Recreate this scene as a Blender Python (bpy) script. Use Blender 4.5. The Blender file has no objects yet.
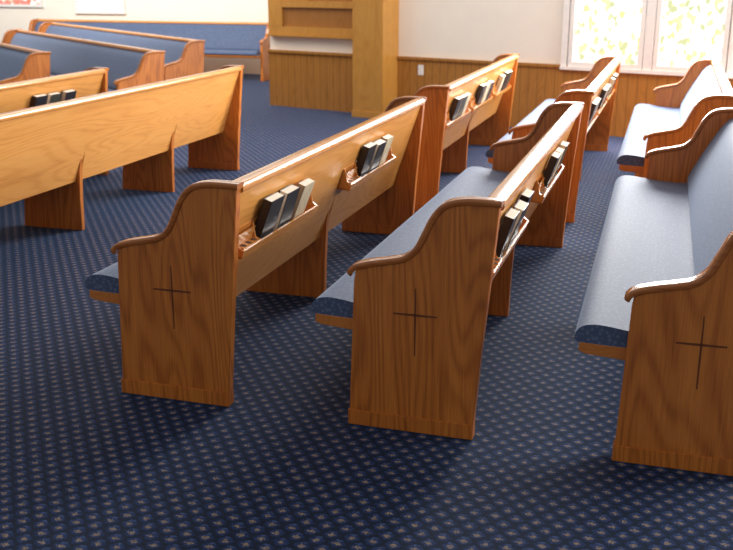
import bpy, bmesh, math, random
from mathutils import Vector, Matrix
random.seed(4)
scene = bpy.context.scene
COL = scene.collection

# ------------------------------------------------------------------ helpers
def new_mat(name):
    m = bpy.data.materials.new(name); m.use_nodes = True
    nt = m.node_tree
    for n in list(nt.nodes): nt.nodes.remove(n)
    out = nt.nodes.new('ShaderNodeOutputMaterial')
    b = nt.nodes.new('ShaderNodeBsdfPrincipled')
    nt.links.new(b.outputs[0], out.inputs[0])
    return m, nt, b
def N(nt, t, **kw):
    n = nt.nodes.new(t)
    for k, v in kw.items(): setattr(n, k, v)
    return n
def L(nt, a, b): nt.links.new(a, b)
def math_n(nt, op, a, b=None, clamp=False):
    n = nt.nodes.new('ShaderNodeMath'); n.operation = op; n.use_clamp = clamp
    for i, v in enumerate((a, b)):
        if v is None: continue
        if isinstance(v, (int, float)): n.inputs[i].default_value = v
        else: nt.links.new(v, n.inputs[i])
    return n.outputs[0]
def ramp(nt, fac, stops, interp='LINEAR'):
    r = nt.nodes.new('ShaderNodeValToRGB'); r.color_ramp.interpolation = interp
    el = r.color_ramp.elements
    while len(el) < len(stops): el.new(0.5)
    for e, (p, c) in zip(el, stops):
        e.position = p; e.color = (c[0], c[1], c[2], 1)
    nt.links.new(fac, r.inputs[0]); return r.outputs[0]
def mixc(nt, fac, a, b, mode='MIX'):
    n = nt.nodes.new('ShaderNodeMix'); n.data_type = 'RGBA'; n.blend_type = mode
    for idx, v in ((0, fac), (6, a), (7, b)):
        if isinstance(v, (int, float)): n.inputs[idx].default_value = v
        elif isinstance(v, tuple): n.inputs[idx].default_value = (v[0], v[1], v[2], 1)
        else: nt.links.new(v, n.inputs[idx])
    return n.outputs[2]

def wood(name, axis, dark, mid, light, rough=0.34, coat=0.2, plank=0, ring=.15):
    m, nt, b = new_mat(name)
    tc = N(nt, 'ShaderNodeTexCoord'); oi = N(nt, 'ShaderNodeObjectInfo')
    off = N(nt, 'ShaderNodeVectorMath', operation='SCALE')
    comb = N(nt, 'ShaderNodeCombineXYZ')
    for i in range(3): comb.inputs[i].default_value = (3.1, 5.7, 4.3)[i]
    L(nt, comb.outputs[0], off.inputs[0]); L(nt, oi.outputs['Random'], off.inputs['Scale'])
    add = N(nt, 'ShaderNodeVectorMath', operation='ADD')
    L(nt, tc.outputs['Object'], add.inputs[0]); L(nt, off.outputs[0], add.inputs[1])
    def stretched(sc, long_sc):
        s = [sc]*3; s[axis] = long_sc
        mp = N(nt, 'ShaderNodeMapping'); mp.inputs['Scale'].default_value = s
        L(nt, add.outputs[0], mp.inputs[0]); return mp.outputs[0]
    n1 = N(nt, 'ShaderNodeTexNoise'); n1.inputs['Scale'].default_value = 1.0
    n1.inputs['Detail'].default_value = 1.0
    L(nt, stretched(4.6, 0.6), n1.inputs['Vector'])
    s = math_n(nt, 'SINE', math_n(nt, 'MULTIPLY', n1.outputs['Fac'], 125.0))
    s = math_n(nt, 'ADD', math_n(nt, 'MULTIPLY', s, 0.5), 0.5)
    s = math_n(nt, 'POWER', s, 2.0)
    n2 = N(nt, 'ShaderNodeTexNoise'); n2.inputs['Scale'].default_value = 1.0
    n2.inputs['Detail'].default_value = 4
    L(nt, stretched(210, 7), n2.inputs['Vector'])
    n3 = N(nt, 'ShaderNodeTexNoise'); n3.inputs['Scale'].default_value = 1.0
    n3.inputs['Detail'].default_value = 2
    L(nt, stretched(10, 0.8), n3.inputs['Vector'])
    f = math_n(nt, 'ADD', math_n(nt, 'MULTIPLY', s, ring), math_n(nt, 'MULTIPLY', n2.outputs['Fac'], 0.52))
    f = math_n(nt, 'ADD', f, math_n(nt, 'MULTIPLY', n3.outputs['Fac'], 0.34))
    col = ramp(nt, f, [(0.28, light), (0.52, mid), (0.86, dark)])
    if plank:
        sep = N(nt, 'ShaderNodeSeparateXYZ'); L(nt, tc.outputs['Object'], sep.inputs[0])
        fr = math_n(nt, 'FRACT', math_n(nt, 'MULTIPLY', sep.outputs['X'], 1/plank))
        ln = math_n(nt, 'LESS_THAN', fr, 0.07)
        col = mixc(nt, math_n(nt, 'MULTIPLY', ln, 0.6), col, (dark[0]*.3, dark[1]*.3, dark[2]*.3))
    L(nt, col, b.inputs['Base Color'])
    b.inputs['Roughness'].default_value = rough
    b.inputs['Coat Weight'].default_value = coat
    b.inputs['Coat Roughness'].default_value = 0.2
    bp = N(nt, 'ShaderNodeBump'); bp.inputs['Strength'].default_value = 0.1; bp.inputs['Distance'].default_value = 0.002
    L(nt, f, bp.inputs['Height']); L(nt, bp.outputs[0], b.inputs['Normal'])
    return m
M_WOODV = wood('oak_vertical_grain', 2, (0.24, 0.054, 0.008), (0.55, 0.165, 0.024), (0.70, 0.245, 0.042), ring=.18, coat=.12)
M_WOODY = wood('oak_long_grain', 1, (0.50, 0.175, 0.032), (0.76, 0.335, 0.080), (0.84, 0.41, 0.115), ring=.14)
M_CAP = wood('oak_moulding', 0, (0.25, 0.064, 0.011), (0.44, 0.135, 0.026), (0.54, 0.19, 0.042), rough=0.22, coat=0.45)
M_RAIL = wood('oak_rail', 1, (0.46, 0.150, 0.030), (0.66, 0.265, 0.060), (0.74, 0.33, 0.088), rough=0.24, coat=0.45, ring=.12)
M_SEATB = wood('oak_seat_edge', 1, (0.38, 0.110, 0.018), (0.60, 0.20, 0.034), (0.66, 0.24, 0.045), rough=0.3, coat=0.3, ring=.1)
M_WAIN = wood('oak_wainscot', 2, (0.26, 0.10, 0.017), (0.41, 0.175, 0.032), (0.47, 0.21, 0.045), rough=0.45, plank=0.10)
M_COLM = wood('oak_column', 2, (0.40, 0.175, 0.028), (0.55, 0.26, 0.050), (0.61, 0.31, 0.068), rough=0.4, ring=.14)
M_INSET = wood('oak_inset', 2, (0.26, 0.10, 0.02), (0.37, 0.15, 0.03), (0.41, 0.18, 0.045), rough=0.4)

def plain(name, c, rough=0.6, **kw):
    m, nt, b = new_mat(name)
    tc = N(nt, 'ShaderNodeTexCoord')
    n = N(nt, 'ShaderNodeTexNoise'); n.inputs['Scale'].default_value = kw.get('ns', 20)
    L(nt, tc.outputs['Object'], n.inputs['Vector'])
    k = kw.get('k', 0.12)
    col = ramp(nt, n.outputs['Fac'], [(0.3, tuple(x*(1-k) for x in c)), (0.7, tuple(min(1, x*(1+k)) for x in c))])
    L(nt, col, b.inputs['Base Color']); b.inputs['Roughness'].default_value = rough
    return m
M_WALL = plain('cream_paint', (0.94, 0.87, 0.77), 0.8, k=0.02, ns=3)
M_WHITE = plain('white_paint', (0.90, 0.88, 0.85), 0.5, k=0.03)
M_GROOVE = plain('dark_groove', (0.15, 0.038, 0.009), 0.6)
M_BLACK = plain('black_cover', (0.022, 0.022, 0.026), 0.35)
M_GREEN = plain('dark_green_cover', (0.045, 0.048, 0.035), 0.4)
M_TAN = plain('tan_cover', (0.62, 0.52, 0.36), 0.5)
M_PAGES = plain('paper_pages', (0.90, 0.85, 0.75), 0.8, ns=200)
M_HOLE_SHADE = plain('rack_hole_shade', (0.06, 0.025, 0.01), 0.8)  # dark colour standing in for the shade inside the rack holes

# fabric
def fabric():
    m, nt, b = new_mat('blue_upholstery')
    tc = N(nt, 'ShaderNodeTexCoord')
    v = N(nt, 'ShaderNodeTexVoronoi'); v.inputs['Scale'].default_value = 58; v.inputs['Randomness'].default_value = 0.8
    L(nt, tc.outputs['Object'], v.inputs['Vector'])
    col = ramp(nt, v.outputs['Distance'], [(0.18, (0.130, 0.175, 0.285)), (0.46, (0.064, 0.096, 0.190))])
    L(nt, col, b.inputs['Base Color']); b.inputs['Roughness'].default_value = 0.64
    b.inputs['Specular IOR Level'].default_value = 0.40
    b.inputs['Sheen Weight'].default_value = 0.55; b.inputs['Sheen Roughness'].default_value = 0.4
    b.inputs['Sheen Tint'].default_value = (0.64, 0.78, 1, 1)
    n = N(nt, 'ShaderNodeTexNoise'); n.inputs['Scale'].default_value = 250
    L(nt, tc.outputs['Object'], n.inputs['Vector'])
    bp = N(nt, 'ShaderNodeBump'); bp.inputs['Strength'].default_value = 0.15; bp.inputs['Distance'].default_value = 0.001
    L(nt, n.outputs['Fac'], bp.inputs['Height']); L(nt, bp.outputs[0], b.inputs['Normal'])
    return m
M_FAB = fabric()

def carpet():
    m, nt, b = new_mat('navy_patterned_carpet')
    tc = N(nt, 'ShaderNodeTexCoord')
    wob = N(nt, 'ShaderNodeTexNoise'); wob.inputs['Scale'].default_value = 95; wob.inputs['Detail'].default_value = 3
    L(nt, tc.outputs['Object'], wob.inputs['Vector'])
    wv = N(nt, 'ShaderNodeVectorMath', operation='MULTIPLY_ADD')
    L(nt, wob.outputs['Color'], wv.inputs[0]); wv.inputs[1].default_value = (0.024, 0.016, 0); L(nt, tc.outputs['Object'], wv.inputs[2])
    sep = N(nt, 'ShaderNodeSeparateXYZ'); L(nt, wv.outputs[0], sep.inputs[0])
    u = math_n(nt, 'MULTIPLY', sep.outputs['X'], 1/0.064)
    v = math_n(nt, 'MULTIPLY', sep.outputs['Y'], 1/0.042)
    row = math_n(nt, 'FLOOR', v)
    u = math_n(nt, 'ADD', u, math_n(nt, 'MULTIPLY', math_n(nt, 'MODULO', math_n(nt, 'ADD', row, 1000.0), 2.0), 0.5))
    fu = math_n(nt, 'ABSOLUTE', math_n(nt, 'SUBTRACT', math_n(nt, 'FRACT', u), 0.5))
    fvs = math_n(nt, 'SUBTRACT', math_n(nt, 'FRACT', v), 0.5)
    fv = math_n(nt, 'ABSOLUTE', fvs)
    t1 = math_n(nt, 'ADD', math_n(nt, 'MULTIPLY', fu, 0.80), math_n(nt, 'MULTIPLY', math_n(nt, 'ABSOLUTE', math_n(nt, 'ADD', fvs, 0.06)), 0.70))
    t2 = math_n(nt, 'ADD', fu, math_n(nt, 'ABSOLUTE', math_n(nt, 'SUBTRACT', fvs, 0.38)))
    d = math_n(nt, 'ADD', fu, math_n(nt, 'MULTIPLY', fv, 0.5))
    pile = N(nt, 'ShaderNodeTexNoise'); pile.inputs['Scale'].default_value = 190; pile.inputs['Detail'].default_value = 2
    L(nt, tc.outputs['Object'], pile.inputs['Vector'])
    col = ramp(nt, d, [(0.0, (0.014, 0.034, 0.125)), (0.33, (0.013, 0.032, 0.120)), (0.47, (0.003, 0.006, 0.022))])
    col = mixc(nt, math_n(nt, 'LESS_THAN', t2, 0.17), col, (0.045, 0.078, 0.20))
    tm = ramp(nt, t1, [(0.14, (1, 1, 1)), (0.20, (0, 0, 0))])
    col = mixc(nt, tm, col, (0.26, 0.195, 0.15))
    pm = ramp(nt, pile.outputs['Fac'], [(0.38, (0.22, 0.22, 0.26)), (0.62, (1.55, 1.55, 1.55))])
    col = mixc(nt, 1.0, col, pm, 'MULTIPLY')
    L(nt, col, b.inputs['Base Color']); b.inputs['Roughness'].default_value = 0.78
    b.inputs['Specular IOR Level'].default_value = 0.18
    b.inputs['Sheen Weight'].default_value = 0.15; b.inputs['Sheen Tint'].default_value = (0.28, 0.55, 1, 1)
    bp = N(nt, 'ShaderNodeBump'); bp.inputs['Strength'].default_value = 0.5; bp.inputs['Distance'].default_value = 0.004
    L(nt, pile.outputs['Fac'], bp.inputs['Height']); L(nt, bp.outputs[0], b.inputs['Normal'])
    return m
M_CARPET = carpet()

def stained(name, strength, cols, sc=14):
    m, nt, b = new_mat(name)
    tc = N(nt, 'ShaderNodeTexCoord')
    mp = N(nt, 'ShaderNodeMapping'); mp.inputs['Scale'].default_value = (1, 1, 0.8)
    L(nt, tc.outputs['Object'], mp.inputs[0])
    v = N(nt, 'ShaderNodeTexVoronoi'); v.inputs['Scale'].default_value = sc
    L(nt, mp.outputs[0], v.inputs['Vector'])
    s = N(nt, 'ShaderNodeSeparateColor'); L(nt, v.outputs['Color'], s.inputs[0])
    stops = [(i/len(cols), c) for i, c in enumerate(cols)]
    c = ramp(nt, s.outputs[0], stops, 'CONSTANT')
    v2 = N(nt, 'ShaderNodeTexVoronoi', feature='DISTANCE_TO_EDGE'); v2.inputs['Scale'].default_value = sc
    L(nt, mp.outputs[0], v2.inputs['Vector'])
    ln = math_n(nt, 'LESS_THAN', v2.outputs['Distance'], 0.06)
    c = mixc(nt, math_n(nt, 'MULTIPLY', ln, 0.45), c, (0.45, 0.42, 0.30))
    b.inputs['Base Color'].default_value = (.05, .05, .05, 1); L(nt, c, b.inputs['Emission Color'])
    b.inputs['Emission Strength'].default_value = strength
    b.inputs['Roughness'].default_value = 0.2
    return m
W = (1.0, 0.98, 0.94)
M_GLASS = stained('backlit_stained_glass', 1.9, [W, (0.75, 0.64, 0.28), W, (.6, .55, .58), W, (0.40, 0.43, 0.22), W, (0.85, 0.8, 0.55), W, (0.50, 0.55, 0.52), W, (.62, .52, .22)], 24)
M_GLASS_RED = stained('backlit_red_stained_glass', 1.1, [W, (0.95, 0.2, 0.12), (1, .6, .45), W, (0.9, 0.25, 0.2)], 9)
M_GLASS_PALE = stained('backlit_pale_glass', 1.4, [W, (0.8, 0.86, 0.95), W, (0.75, 0.78, 0.8)], 8)

# ------------------------------------------------------------------ mesh tools
def mesh_from_bm(bm, name, mat, smooth=False):
    me = bpy.data.meshes.new(name); bm.normal_update()
    bmesh.ops.recalc_face_normals(bm, faces=bm.faces[:])
    bm.to_mesh(me); bm.free()
    for mm in (mat if isinstance(mat, (list, tuple)) else [mat]): me.materials.append(mm)
    if smooth:
        for p in me.polygons: p.use_smooth = True
        try: me.set_sharp_from_angle(angle=math.radians(35))
        except Exception: pass
    return me
def prism_mesh(name, prof, y0, y1, mat, bevel=0.0, smooth=False, seg=2, nsec=1):
    """extrude XZ outline along Y"""
    bm = bmesh.new()
    rings = []
    for k in range(nsec+1):
        y = y0 + (y1-y0)*k/nsec
        rings.append([bm.verts.new((x, y, z)) for x, z in prof])
    n = len(prof)
    for k in range(nsec):
        for i in range(n):
            bm.faces.new((rings[k][i], rings[k][(i+1) % n], rings[k+1][(i+1) % n], rings[k+1][i]))
    bm.faces.new(rings[0][::-1]); bm.faces.new(rings[-1])
    bmesh.ops.recalc_face_normals(bm, faces=bm.faces[:])
    if bevel > 0:
        es = [e for e in bm.edges if len(e.link_faces) == 2 and e.calc_face_angle(0) > math.radians(40)]
        bmesh.ops.bevel(bm, geom=es, offset=bevel, segments=seg, affect='EDGES', clamp_overlap=True)
    return mesh_from_bm(bm, name, mat, smooth or bevel > 0)
def box_bm(bm, x0, x1, y0, y1, z0, z1, bevel=0.0, mi=0):
    vs = [bm.verts.new((x, y, z)) for x in (x0, x1) for y in (y0, y1) for z in (z0, z1)]
    fs = [(0,1,3,2),(4,6,7,5),(0,4,5,1),(2,3,7,6),(0,2,6,4),(1,5,7,3)]
    ff = [bm.faces.new([vs[i] for i in f]) for f in fs]
    for f in ff: f.material_index = mi
    if bevel > 0:
        es = list({e for f in ff for e in f.edges})
        r = bmesh.ops.bevel(bm, geom=es, offset=bevel, segments=2, affect='EDGES')
        for f in r['faces']: f.material_index = mi
def box_mesh(name, boxes, mat, bevel=0.0):
    bm = bmesh.new()
    for b in boxes: box_bm(bm, *b[:6], bevel=bevel, mi=(b[6] if len(b) > 6 else 0))
    return mesh_from_bm(bm, name, mat, bevel > 0)
def catmull(pts, k=5, closed=False):
    out = []; n = len(pts)
    rng = n if closed else n-1
    for i in range(rng):
        if closed: p0, p1, p2, p3 = (pts[(i-1) % n], pts[i], pts[(i+1) % n], pts[(i+2) % n])
        else: p0, p1, p2, p3 = (pts[max(i-1, 0)], pts[i], pts[i+1], pts[min(i+2, n-1)])
        for j in range(k):
            t = j/k
            out.append(tuple(0.5*((2*p1[a]) + (-p0[a]+p2[a])*t + (2*p0[a]-5*p1[a]+4*p2[a]-p3[a])*t*t + (-p0[a]+3*p1[a]-3*p2[a]+p3[a])*t**3) for a in (0, 1)))
    if not closed: out.append(tuple(pts[-1]))
    return out
def link(o, parent=None):
    COL.objects.link(o)
    if parent is not None: o.parent = parent
    return o
def part(name, me, parent, loc=(0, 0, 0), rot=(0, 0, 0), label=None):
    o = bpy.data.objects.new(name, me); o.location = loc; o.rotation_euler = rot
    if label: o['label'] = label
    return link(o, parent)
def structure(name, me, label, category, loc=(0, 0, 0), rot=(0, 0, 0)):
    o = bpy.data.objects.new(name, me); o.location = loc; o.rotation_euler = rot
    o['label'] = label; o['category'] = category; o['kind'] = 'structure'
    return link(o)

# ------------------------------------------------------------------ pew meshes
# local: x=0 back top, seat towards -x, length along +y
TH = 0.042
scurve = catmull([(0.0, .861), (-.06, .863), (-.125, .861), (-.180, .845), (-.218, .803), (-.246, .745), (-.276, .687), (-.320, .648), (-.380, .631), (-.445, .618), (-.505, .599)], 5)
panel_prof = [(-.070, 0.0), (-.045, .35)] + scurve + [(-.512, .56), (-.533, 0.0)]
def panel_mesh(): return prism_mesh('end_panel', panel_prof, 0, TH, M_WOODV, bevel=0.003, seg=1)
def cap_mesh():
    path = catmull([(0.006, .862), (-.06, .864), (-.125, .862), (-.181, .846), (-.219, .804), (-.247, .746), (-.277, .688), (-.321, .649), (-.381, .632), (-.445, .619), (-.492, .606), (-.514, .593), (-.523, .575)], 5)
    bm = bmesh.new(); rings = []
    hw = 0.029; t = 0.020
    r = 0.009
    sec = [(-hw+.004, -.002), (-hw+.001, .003)]
    for k in range(5):
        a = math.pi - k*math.pi/8
        sec.append((-hw + r + r*math.cos(a), t - r + r*math.sin(a)))
    sec += [(-y, n) for (y, n) in reversed(sec)]
    m = len(path)
    for i, p in enumerate(path):
        q0 = path[max(i-1, 0)]; q1 = path[min(i+1, m-1)]
        tx, tz = q1[0]-q0[0], q1[1]-q0[1]; l = math.hypot(tx, tz); tx /= l; tz /= l
        nx, nz = (tz, -tx)
        sc = 1.0 if i < m-3 else (0.9, 0.75, 0.5)[i-(m-3)]
        rings.append([bm.verts.new((p[0]+nx*n*sc, TH/2+y*(0.6+0.4*sc), p[1]+nz*n*sc)) for y, n in sec])
    k = len(sec)
    for a, b in zip(rings, rings[1:]):
        for j in range(k):
            bm.faces.new((a[j], a[(j+1) % k], b[(j+1) % k], b[j]))
    bm.faces.new(rings[0]); bm.faces.new(rings[-1][::-1])
    return mesh_from_bm(bm, 'cap_moulding', M_CAP, True)
def shoe_mesh():
    return box_mesh('base_shoe', [(-.536, -.066, -.004, TH+.004, 0, .060)], M_WOODV, 0.003)
def cross_mesh():
    cx, cz = -.285, .452
    bm = bmesh.new()
    def bar(x0, z0, x1, z1, w0, w1):
        d = Vector((x1-x0, z1-z0)); l = d.length; d /= l; n = Vector((-d.y, d.x))
        pts = []
        for (px, pz, w) in ((x0, z0, w0), ((x0+x1)/2, (z0+z1)/2, w1), (x1, z1, w0)):
            pts.append(((px+n.x*w, pz+n.y*w), (px-n.x*w, pz-n.y*w)))
        out = [p[0] for p in pts] + [p[1] for p in reversed(pts)]
        f = [bm.verts.new((x, -.0012, z)) for x, z in out]; g = [bm.verts.new((x, .002, z)) for x, z in out]
        nn = len(out)
        for i in range(nn): bm.faces.new((f[i], f[(i+1) % nn], g[(i+1) % nn], g[i]))
        bm.faces.new(f); bm.faces.new(g[::-1])
    bar(cx-.080, cz, cx+.080, cz, .0028, .0042)
    bar(cx, cz-.155, cx, cz+.098, .0020, .0032)
    return mesh_from_bm(bm, 'carved_cross', M_GROOVE)
ME_PANEL, ME_CAP, ME_SHOE, ME_CROSS = panel_mesh(), cap_mesh(), shoe_mesh(), cross_mesh()

SL = 0.335
def bx(z): return -.012 - (.85-z)*SL   # outer surface of reclined back
seat_prof = catmull([(-.255, .450), (-.34, .447), (-.48, .457), (-.58, .471), (-.635, .473), (-.672, .461), (-.690, .436), (-.684, .410), (-.60, .402), (-.255, .392)], 5, True)
board_prof = [(-.20, .396), (-.60, .404), (-.674, .407), (-.676, .376), (-.655, .366), (-.45, .350), (-.20, .338)]
back_prof = [(bx(.85), .85), (bx(.325), .325), (bx(.325)-.022, .325), (bx(.85)-.022, .85)]
bcush = catmull([(bx(.84)-.022, .838), (bx(.84)-.058, .834), (bx(.80)-.096, .79), (bx(.65)-.128, .65), (bx(.52)-.150, .52), (bx(.47)-.150, .465), (bx(.45)-.120, .440), (bx(.44)-.022, .435)], 4) + [(bx(.60)-.020, .6), (bx(.8)-.020, .8)]
rail_prof = catmull([(.004, .842), (.008, .862), (-.002, .876), (-.030, .879), (-.056, .874), (-.064, .860), (-.060, .842), (-.03, .838)], 3, True)
sup_prof = [(-.170, 0), (-.163, .22), (-.152, .40), (-.128, .535), (bx(.545)-.004, .545), (bx(.42)-.01, .42), (-.22, .345), (-.58, .345), (-.59, .20), (-.61, 0)]
ME_SUP = prism_mesh('support', sup_prof, -.018, .018, M_WOODV, bevel=0.002, seg=1)
_cache = {}
def long_meshes(Ln):
    key = round(Ln, 3)
    if key not in _cache:
        a, b = TH-.002, Ln-TH+.002
        _cache[key] = dict(
            seat=prism_mesh('seat_cushion', seat_prof, a, b, M_FAB, smooth=True, nsec=1),
            board=prism_mesh('seat_board', board_prof, a-.001, b+.001, M_SEATB, smooth=False, bevel=.002, seg=1),
            back=prism_mesh('back_board', back_prof, a, b, M_WOODY),
            bc=prism_mesh('backrest_cushion', bcush, a, b, M_FAB, smooth=True),
            rail=prism_mesh('top_rail', rail_prof, a, b, M_RAIL, smooth=True))
    return _cache[key]

# book rack
RL = 0.82
ZB = .575
def rack_mesh():
    bm = bmesh.new()
    zb = ZB
    def bo(z, o): return bx(z)+o
    def pr(prof, y0, y1, mi=0):
        f = [bm.verts.new((x, y0, z)) for x, z in prof]; g = [bm.verts.new((x, y1, z)) for x, z in prof]; n = len(prof)
        fs = [bm.faces.new((f[i], f[(i+1) % n], g[(i+1) % n], g[i])) for i in range(n)]
        fs += [bm.faces.new(f[::-1]), bm.faces.new(g)]
        for q in fs: q.material_index = mi
    D = .062
    pr([(bo(zb, 0), zb), (bo(zb, D), zb-.006), (bo(zb, D), zb+.003), (bo(zb+.009, 0), zb+.009)], 0, RL)
    pr([(bo(zb, D-.002), zb-.006), (bo(zb, D+.006), zb-.006), (bo(zb+.030, D+.006), zb+.026), (bo(zb+.030, D-.001), zb+.028)], 0, RL)
    side = [(bo(zb, 0), zb), (bo(zb, D), zb-.006), (bo(zb+.030, D), zb+.027), (bo(zb+.05, .036), zb+.042), (bo(zb+.10, .010), zb+.10), (bo(zb+.10, 0), zb+.10)]
    pr(side, 0, .010); pr(side, RL-.010, RL); pr(side, .165, .173)
    pr([(bo(zb+.032, 0), zb+.034), (bo(zb+.032, D), zb+.026), (bo(zb+.037, D), zb+.035), (bo(zb+.042, 0), zb+.043)], .008, .168)
    pr([(bo(zb+.03, .020), zb+.03), (bo(zb+.03, .026), zb+.03), (bo(zb+.085, .026), zb+.085), (bo(zb+.085, .020), zb+.085)], .008, .168)
    pr([(bo(zb, 0), zb), (bo(zb, .006), zb), (bo(zb+.1, .006), zb+.10), (bo(zb+.1, 0), zb+.10)], 0, RL)
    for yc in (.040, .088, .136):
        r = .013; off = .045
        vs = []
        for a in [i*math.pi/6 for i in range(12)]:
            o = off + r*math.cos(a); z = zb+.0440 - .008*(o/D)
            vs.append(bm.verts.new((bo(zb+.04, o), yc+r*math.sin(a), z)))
        f = bm.faces.new(vs); f.material_index = 1  # flat disc, hole shade painted on rather than cut
    return mesh_from_bm(bm, 'book_rack', [M_RAIL, M_HOLE_SHADE])
ME_RACK = rack_mesh()

def book_meshes(name, w, h, t, cover, spine_near=True):
    c = bmesh.new()
    box_bm(c, 0, .003, 0, w, 0, h); box_bm(c, t-.003, t, 0, w, 0, h)
    if spine_near: box_bm(c, 0, t, 0, .003, 0, h)
    else: box_bm(c, 0, t, w-.003, w, 0, h)
    cm = mesh_from_bm(c, name+'_cover', cover)
    pm = box_mesh('pages', [(.003, t-.003, .003, w-.003, .003, h-.001)], M_PAGES)
    return cm, pm
BOOKS = [book_meshes('hymnal', .138, .188, .036, M_BLACK), book_meshes('hymnal', .13, .183, .036, M_GREEN, False),
         book_meshes('bible', .125, .178, .034, M_TAN), book_meshes('hymnal', .135, .182, .040, M_BLACK, False)]
BLAB = ['black hardcover hymnal standing in a pew book rack', 'dark green hardcover hymnal showing its pale page edges',
        'tan covered book standing in a pew book rack', 'thick black hymnal with cream page edges facing out']
def add_book(kind, M, y, layer, group, jitter=0.0):
    xs = bx(.589) + .010 + layer*.044
    base = bpy.data.objects.new('hymnal' if kind != 2 else 'bible', None)
    base.empty_display_size = .05
    base['label'] = BLAB[kind]; base['category'] = 'book'; base['group'] = group
    tilt = math.atan(SL) + jitter
    base.matrix_world = M @ Matrix.Translation((xs, y, .5865-.002*layer)) @ Matrix.Rotation(tilt, 4, 'Y')
    link(base)
    part('cover', BOOKS[kind][0], base); part('pages', BOOKS[kind][1], base)

def pew(loc, theta, Ln, label, group, supports, racks=(), cross=True):
    e = bpy.data.objects.new('pew', None); e.empty_display_size = .2
    e['label'] = label; e['category'] = 'church pew'; e['group'] = group
    M = Matrix.Translation((loc[0], loc[1], 0)) @ Matrix.Rotation(theta, 4, 'Z')
    e.matrix_world = M; link(e)
    lm = long_meshes(Ln)
    for far in (0, 1):
        p = part('end_panel', ME_PANEL, e, loc=(0, Ln-TH if far else 0, 0))
        part('cap_moulding', ME_CAP, p, label='dark glossy rounded oak cap moulding')
        part('base_shoe', ME_SHOE, p)
        if cross:
            if far: part('carved_cross', ME_CROSS, p, loc=(-.57, TH, 0), rot=(0, 0, math.pi), label='thin dark carved cross')
            else: part('carved_cross', ME_CROSS, p, label='thin dark carved cross')
    part('seat_cushion', lm['seat'], e, label='blue patterned upholstered seat cushion')
    part('seat_board', lm['board'], e)
    part('back_board', lm['back'], e)
    part('backrest_cushion', lm['bc'], e, label='blue patterned upholstered backrest')
    part('top_rail', lm['rail'], e)
    for s in supports: part('support', ME_SUP, e, loc=(0, s, 0))
    for ry, bks in racks:
        part('book_rack', ME_RACK, e, loc=(0, ry, 0), label='oak book rack with card holder')
        for kind, by, ly, *j in bks:
            add_book(kind, M, ry+by, ly, 'books in the pew racks', j[0] if j else 0)
    return e

Ln1 = 2.78
ck = 'honey oak pew with blue cushions, carved cross and book racks'
Y0 = 3.19
r1 = (.10, [(0, .20, 0, .03), (3, .38, 0), (2, .57, 0, .05)])
r2 = (1.40, [(0, .20, 0), (3, .36, 0, .03), (2, .55, 0)])
rB1 = (.10, [(0, .19, 0), (3, .38, 0, .03), (0, .57, 0)])
rB2 = (1.40, [(0, .2, 0), (2, .40, 0), (1, .58, 0)])
G1 = 'pews beside the aisle'
pew((-1.49, Y0), 0, Ln1, ck, G1, [1.39], [r1, r2])
pew((-.535, Y0), 0, Ln1, ck, G1, [1.39], [rB1, rB2])
pew((.425, Y0), .017, Ln1, 'honey oak pew with long pale-lit blue seat cushion', G1, [1.39], [])
Ln2 = 3.0
Y1 = 6.60
lb = 'oak pew with blue cushions in the block near the windows'
ra = (.12, [(0, .22, 0), (1, .40, 0), (2, .56, 0)]); rb = (1.05, [(0, .2, 0), (2, .4, 0), (3, .56, 0)]); rc = (2.0, [(2, .2, 0), (0, .4, 0), (1, .56, 0)])
pew((-1.49, Y1), 0, Ln2, lb, 'pews near the windows', [1.5], [ra, rb, rc])
pew((-.535, Y1), 0, Ln2, lb, 'pews near the windows', [1.5], [ra, rb, rc])
pew((.34, Y1), 0.01, Ln2-.1, lb, 'pews near the windows', [1.45], [])
# left block
G2 = 'long pews facing away'
pew((-3.48, 3.0), 0, 4.67, 'long oak pew with plain back and floor supports', G2, [1.22, 2.44, 3.68], [])
pew((-4.44, 3.0), 0, 4.15, 'long oak pew holding three dark hymnals in rack', G2, [1.2, 2.4, 3.4],
    [(3.02, [(0, .15, 0), (1, .33, 0), (3, .52, 0)])])
# angled block
th = math.radians(51.6)
ev = Vector((-math.sin(th), math.cos(th))); nv = Vector((math.cos(th), math.sin(th)))
G3 = 'angled pews with blue backrests'
def P(n, a, Ln): 
    p = nv*n + ev*a
    pew((p.x, p.y), th, Ln, 'oak pew with blue upholstered back, set at an angle', G3, [Ln/3, 2*Ln/3])
P(2.99, 9.91, 4.5); P(3.97, 9.40, 5.0); P(5.03, 10.73, 5.6)
pew((-6.25, 15.05), math.radians(90), 4.4, 'long oak pew with navy back along the cream wall', 'pew along the wall', [1.5, 3.0], [])

# ------------------------------------------------------------------ room
fl = box_mesh('floor', [(-16, 6, -3, 17, -.05, 0)], M_CARPET)
structure('floor', fl, 'navy carpet with small tan dot pattern', 'carpet floor')
structure('wall_left', box_mesh('wall_left', [(-16, -5.0, 15.62, 15.8, 0, 3.4)], M_WALL), 'cream painted wall behind the far pew', 'wall')
aw = math.atan2(-.289, .957)
O = (-5.0, 11.87, 0); R3 = (0, 0, aw)
structure('wall_back', box_mesh('wall_back', [(0, 10.0, 0.0, .18, 0, 3.4)], M_WALL), 'cream painted wall above oak wainscot', 'wall', O, R3)
structure('wall_return', box_mesh('wall_return', [(0, .18, .18, 4.2, 0, 3.4)], M_WALL), 'cream painted wall return', 'wall', O, R3)
structure('trim_1', box_mesh('wainscot', [(-.01, 10, -.025, 0, 0, .68), (-.01, 10, -.045, 0, .67, .70)], M_WAIN), 'vertical plank oak wainscot with cap', 'wainscot', O, R3)
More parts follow.
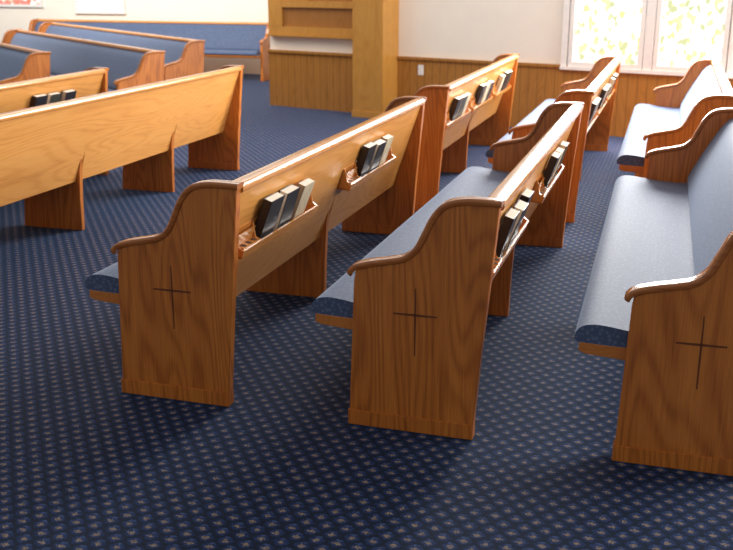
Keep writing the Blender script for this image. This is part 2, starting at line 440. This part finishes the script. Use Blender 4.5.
structure('trim_2', box_mesh('column', [(1.51, 1.93, -.34, 0, 0, 3.4), (1.50, 1.94, -.35, 0, 0, .08)], M_COLM, 0.004), 'square oak clad column beside the wall', 'column', O, R3)
structure('trim_3', box_mesh('screen', [(.02, 1.50, -.07, 0, .87, .90), (.02, 1.50, -.05, 0, .90, .99), (.02, .24, -.05, 0, .99, 2.6), (.24, 1.5, -.02, 0, .99, 1.22, 1), (.24, 1.5, -.05, 0, 1.22, 1.30), (.24, .66, -.045, 0, 1.30, 2.6), (.66, 1.5, -.012, 0, 1.30, 2.6, 1)], [M_COLM, M_INSET], 0.003), 'oak panelled screen above white band', 'wood panelling', O, R3)
def s_of(x): return (x+5.0)/.957
def window(name, x0, x1, z0, z1, glass, label, org=O, rot=R3, sfun=s_of):
    a, b = sfun(x0), sfun(x1); f = .045
    bs = [(a-f, a, -.05, .0, z0-f, z1), (b, b+f, -.05, 0, z0-f, z1), (a-f, b+f, -.05, 0, z1, z1+f), (a, b, -.05, 0, z0-f, z0),
          (a, b, -.012, -.004, z0, z1, 1)]
    me = box_mesh(name, bs, [M_WHITE, glass]); structure(name, me, label, 'window', org, rot)
window('window_1', -1.08, -.41, .735, 2.9, M_GLASS, 'bright backlit stained glass window in white frame')
window('window_2', -.22, .37, .735, 2.9, M_GLASS, 'bright backlit stained glass window in white frame')
a, b = s_of(-1.20), s_of(.49)
structure('trim_4', box_mesh('casing', [(a, b, -.065, 0, .655, .69), (a, a+.065, -.048, 0, .69, 3.0), (b-.065, b, -.048, 0, .69, 3.0), (s_of(-.36), s_of(-.27), -.048, 0, .69, 3.0)], M_WHITE), 'white painted window casing and sill', 'window casing', O, R3)
OL2 = (0, 15.62, 0)
idf = lambda x: x
window('window_3', -10.2, -9.3, 1.0, 2.9, M_GLASS_PALE, 'pale bright window on cream wall', OL2, (0, 0, 0), idf)
window('window_4', -12.2, -10.95, 1.10, 2.9, M_GLASS_RED, 'red stained glass window on cream wall', OL2, (0, 0, 0), idf)
so = s_of(-2.88)
o = bpy.data.objects.new('wall_outlet', box_mesh('wall_outlet', [(so, so+.07, -.031, -.025, .50, .615), (so+.022, so+.048, -.033, -.031, .52, .545), (so+.022, so+.048, -.033, -.031, .57, .595)], M_WHITE))
o.location = O; o.rotation_euler = R3; o['label'] = 'white electrical outlet plate on oak wainscot'; o['category'] = 'outlet'; link(o)

# ------------------------------------------------------------------ light
w = bpy.data.worlds.new('world'); scene.world = w; w.use_nodes = True
bg = w.node_tree.nodes['Background']; bg.inputs[0].default_value = (1.0, 0.97, 0.94, 1); bg.inputs[1].default_value = 0.37
def area(name, loc, target, sx, sy, power, col):
    l = bpy.data.lights.new(name, 'AREA'); l.shape = 'RECTANGLE'; l.size = sx; l.size_y = sy; l.energy = power; l.color = col
    o = bpy.data.objects.new(name, l); o.location = loc
    o.rotation_euler = (Vector(target)-Vector(loc)).to_track_quat('-Z', 'Y').to_euler(); link(o)
area('window_light_side', (5.2, 7.4, 2.4), (-1.5, 5.8, .3), 5.0, 1.8, 640, (1.0, .95, .88))
area('window_light_far', (-.2, 9.9, 2.2), (-1.0, 3.0, .3), 2.6, 2.2, 400, (1.0, .98, .96))
area('ceiling_light', (-5, 10.5, 4.6), (-5, 10.5, 0), 5, 5, 240, (1.0, .96, .90))
area('wall_fill_light', (-9, 11.5, 3.6), (-9, 15.6, 1.4), 6, 1.5, 310, (1.0, .96, .90))  # added fill to brighten the far-left wall, not a fixture
area('wall_fill_light', (.0, 7.6, 3.9), (-1.0, 10.9, 1.6), 4, 1.0, 90, (1.0, .96, .90))  # added fill brightening the window wall

# ------------------------------------------------------------------ camera
cam = bpy.data.cameras.new('camera'); co = bpy.data.objects.new('camera', cam); link(co)
yaw = math.radians(17.4); p = math.radians(16.9)
F = Vector((-math.sin(yaw)*math.cos(p), math.cos(yaw)*math.cos(p), -math.sin(p)))
Rv = Vector((math.cos(yaw), math.sin(yaw), 0)); U = Rv.cross(F)
M = Matrix((Rv, U, -F)).transposed().to_4x4(); M.translation = Vector((0, 0, 1.6))
co.matrix_world = M
cam.sensor_width = 36; cam.lens = 36*987/733
cam.dof.use_dof = True; cam.dof.focus_distance = 4.0; cam.dof.aperture_fstop = 4.0
scene.camera = co
scene.view_settings.view_transform = 'Standard'
scene.view_settings.look = 'None'
